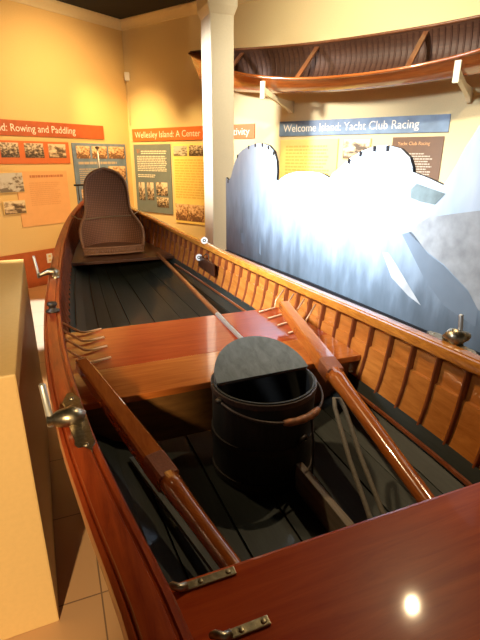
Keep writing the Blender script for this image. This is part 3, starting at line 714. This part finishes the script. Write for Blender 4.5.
rt2 = lboard('mounted_photo', 'brown photograph of a boat overlapping the peach board, lower one', 'photograph', -1.98, -1.703, .914, 1.072, M['palepanel'], 'L', th=.008, lift=.0155); photo(rt2, -1.97, -1.71, .92, 1.065, M['photo_b'])
rt = lboard('photo_sign', 'blue-grey board with photographs on left wall behind the wicker chair', 'sign', -.97, -.10, .90, 1.725, M['bluesign'], 'L')
photo(rt, -.915, -.705, 1.535, 1.69, M['photo_d']); photo(rt, -.672, -.43, 1.535, 1.69, M['photo_d']); photo(rt, -.40, -.125, 1.535, 1.69, M['photo_d'])
photo(rt, -.43, -.125, 1.24, 1.435, M['photo_d']); photo(rt, -.90, -.62, .95, 1.15, M['photo_d'])
textlines(rt[0], -.90-rt[1], -.2-rt[1], 1.495-rt[2], 1.455-rt[2], 1, rt[3]-.001, M['ink_pale'], 'heading_text', .1, .8)
textlines(rt[0], -.90-rt[1], -.5-rt[1], 1.41-rt[2], 1.2-rt[2], 8, rt[3]-.001, M['ink_pale'])
# --- back wall
rt = lboard('title_sign', 'orange title board reading Wellesley Island: A Center of Activity on back wall', 'sign', .080, 2.168, 1.765, 1.925, M['orange'], 'B')
text(rt[0], 'Wellesley Island: A Center', .137-rt[1], 1.808-rt[2], 1.21, .080, rt[3]-.001, M['ink_white']); text(rt[0], 'of Activity', 1.60-rt[1], 1.808-rt[2], .50, .080, rt[3]-.001, M['ink_white'])
rt = lboard('text_sign', 'dark grey-blue text board with four small photographs beside the room corner', 'sign', .085, .805, .80, 1.723, M['greyblue'], 'B')
text(rt[0], 'W', .145-rt[1], 1.60-rt[2], .07, .065, rt[3]-.001, M['ink_rust'], 'drop_capital')
textlines(rt[0], .235-rt[1], .735-rt[1], 1.64-rt[2], 1.585-rt[2], 2, rt[3]-.001, M['ink_white'], ragged=.05)
textlines(rt[0], .15-rt[1], .735-rt[1], 1.572-rt[2], 1.36-rt[2], 9, rt[3]-.001, M['ink_white'], ragged=.05)
textlines(rt[0], .15-rt[1], .735-rt[1], 1.325-rt[2], 1.275-rt[2], 2, rt[3]-.001, M['ink_white'], ragged=.5)
for a in ((.145, .268, .965, 1.215), (.318, .452, .975, 1.218)): photo(rt, *a, M['photo_e'])
photo(rt, .505, .725, 1.046, 1.225, M['photo_e']); photo(rt, .505, .735, .885, 1.022, M['photo_a'])
rt = lboard('text_sign', 'bright yellow text board beside the white post, photographs above and below its text', 'sign', .855, 1.75, .70, 1.715, M['yellow'], 'B')
photo(rt, .867, 1.111, 1.572, 1.697, M['photo_c']); photo(rt, 1.144, 1.385, 1.572, 1.704, M['photo_a']); photo(rt, 1.42, 1.72, 1.572, 1.704, M['photo_b'])
photo(rt, .865, 1.10, .735, .955, M['photo_d']); photo(rt, 1.105, 1.38, .735, .955, M['photo_d']); photo(rt, 1.40, 1.72, .735, .955, M['photo_c'])
textlines(rt[0], .88-rt[1], 1.70-rt[1], 1.53-rt[2], 1.02-rt[2], 15, rt[3]-.001, M['ink_gold'], ragged=.15)
rt = lboard('title_sign', 'blue title board reading Welcome Island: Yacht Club Racing on back wall', 'sign', 2.505, 4.295, 1.78, 1.93, M['bluesign'], 'B')
text(rt[0], 'Welcome Island: Yacht Club Racing', 2.56-rt[1], 1.822-rt[2], 1.47, .078, rt[3]-.001, M['ink_white'])
rt = lboard('text_sign', 'glowing yellow text board below the left end of the blue title', 'sign', 2.525, 3.225, .9, 1.742, M['yellow'], 'B')
textlines(rt[0], 2.60-rt[1], 3.14-rt[1], 1.68-rt[2], 1.05-rt[2], 18, rt[3]-.001, M['ink_gold'], ragged=.1)
rt = lboard('mounted_photo', 'small sepia photograph of water below the middle of the blue title', 'photograph', 3.283, 3.579, 1.55, 1.74, M['palepanel'], 'B'); photo(rt, 3.29, 3.572, 1.556, 1.734, M['photo_b'])
rt = lboard('text_sign', 'dark brown board headed Yacht Club Racing below the right end of blue title', 'sign', 3.795, 4.268, .9, 1.745, M['brownpanel'], 'B')
text(rt[0], 'Yacht Club Racing', 3.85-rt[1], 1.672-rt[2], .30, .030, rt[3]-.001, M['ink_orange'])
textlines(rt[0], 3.86-rt[1], 4.20-rt[1], 1.60-rt[2], 1.0-rt[2], 26, rt[3]-.001, M['ink_pale'], ragged=.15)
# corner sensor with its wire, and the outlet
r = empty('wall_sensor', 'small white sensor box with thin wire high in the room corner', 'sensor', CORNER+bdir*.045+Vector((0, 0, 2.53)), math.radians(9))
link('sensor_case', B(-.032, .032, -.075, -.02, 0, .105, bev=.008), M['white'], r)
link('sensor_wire', T([(0, -.03, .0), (0, -.028, -.3), (-.002, -.028, -.55)], .004, n=6), M['crown'], r, True)
rl = empty('wall_outlet', 'small white outlet plate on the red baseboard left of the skiff', 'outlet', CORNER+ldir*(-1.49)+Vector((0, 0, .27)), LW)
link('outlet_plate', B(-.04, .04, -.028, -.02, 0, .12, bev=.003), M['white'], rl)
link('socket', B(-.016, .016, -.030, -.026, .02, .05, bev=.001), M['palepanel'], rl); link('socket', B(-.016, .016, -.030, -.026, .07, .10, bev=.001), M['palepanel'], rl)
for o in bpy.data.objects:
    for k in ('_xc', '_z0'):
        if k in o: del o[k]

# ================================================================== LIGHT
def spot(name, loc, tgt, power, col, size=60, blend=.8, rad=.05):
    l = bpy.data.lights.new(name, 'SPOT'); l.energy = power; l.color = col; l.spot_size = math.radians(size); l.spot_blend = blend; l.shadow_soft_size = rad
    o = bpy.data.objects.new(name, l); COL.objects.link(o); o.location = loc
    o.rotation_euler = (Vector(tgt)-Vector(loc)).to_track_quat('-Z', 'Y').to_euler(); return o
def point(name, loc, power, col, rad=.08):
    l = bpy.data.lights.new(name, 'POINT'); l.energy = power; l.color = col; l.shadow_soft_size = rad
    o = bpy.data.objects.new(name, l); COL.objects.link(o); o.location = loc; return o
WARM = (1, .62, .26); AMB = (1, .74, .42); COOL = (.86, .93, 1)
def lwall(p, off, z): return CORNER+ldir*p+Vector((math.cos(A36), -math.sin(A36), 0))*off+Vector((0, 0, z))
spot('left_wall_wash', lwall(-1.2, 1.7, 3.1), lwall(-1.2, 0, 1.7), 255, WARM, 100, 1)
spot('corner_wash', bwall(.55, 1.3, 3.1), bwall(.35, 0, 1.3), 330, (1, .64, .22), 58, 1)
spot('yellow_panel_spot', bwall(1.5, 1.0, 3.1), bwall(1.2, 0, 1.25), 200, (1, .66, .24), 42, 1)
spot('back_wall_wash', bwall(3.6, 1.9, 3.1), bwall(3.6, 0, 2.0), 270, (1, .87, .62), 115, 1)
spot('yellow_board_spot', bwall(2.9, 1.3, 3.1), bwall(2.85, 0, 1.5), 150, (1, .72, .30), 40, .9)
spot('panel_window_light', (-1.9, .6, 2.9), boatpt(.9, 2.25, 1.44), 2500, COOL, 35, 1, .2)
spot('panel_fill_light', (-1.9, .6, 2.9), boatpt(.9, 2.3, 1.44), 560, COOL, 56, .6, .25)
spot('post_window_light', (-2.4, 3.9, 2.7), boatpt(1.05, 4.72, 1.9), 900, (1, .97, .92), 40, .7, .15)
point('deck_ceiling_lamp', (1.138, 2.20, 3.2), 85, AMB, .022)
spot('right_side_fill_light', (-1.3, 2.2, 3.15), boatpt(.58, 1.05, .9), 190, AMB, 36, 1, .06)  # added warm fill for the right inner planks, no fixture modelled
spot('plinth_fill_light', boatpt(-1.7, -2.3, 2.5), boatpt(-1.40, 1.5, .72), 820, (1, .70, .36), 36, .35, .06)  # extra warm spot put in behind left to brighten the plinth
spot('floor_daylight', boatpt(-.95, 4.7, 3.1), boatpt(-.88, 4.75, 0), 1500, (.55, .76, 1), 30, .25, .05)
spot('floor_lamp', boatpt(-.78, 3.4, 3.1), boatpt(-.70, 3.05, 0), 420, (1, .82, .55), 13, .5, .05)
wd = bpy.data.worlds.new('world'); sc.world = wd; wd.use_nodes = True
wd.node_tree.nodes['Background'].inputs['Color'].default_value = (1, .80, .58, 1); wd.node_tree.nodes['Background'].inputs['Strength'].default_value = .17

# ================================================================== CAMERA
cd = bpy.data.cameras.new('camera'); co = bpy.data.objects.new('camera', cd); COL.objects.link(co)
PI_, RO = .3412, .0042
c, s = math.cos(PI_), math.sin(PI_); cr, sr = math.cos(RO), math.sin(RO)
r_ = Vector((cr, sr*s, sr*c)); u_ = Vector((-sr, cr*s, cr*c)); f_ = Vector((0, c, -s))
mw = Matrix((r_, u_, -f_)).transposed().to_4x4(); mw.translation = Vector((0, 0, HC)); co.matrix_world = mw
cd.sensor_fit = 'VERTICAL'; cd.sensor_height = 24; cd.lens = 456.28/640*24; cd.clip_start = .02
sc.camera = co
sc.view_settings.view_transform = 'Standard'; sc.view_settings.look = 'None'; sc.view_settings.exposure = 0
# turn the whole place so the walls lie along the axes
rot = Matrix.Rotation(A36, 4, 'Z')
bpy.context.view_layer.update()
for o in bpy.data.objects:
    if o.parent is None: o.matrix_world = rot @ o.matrix_world
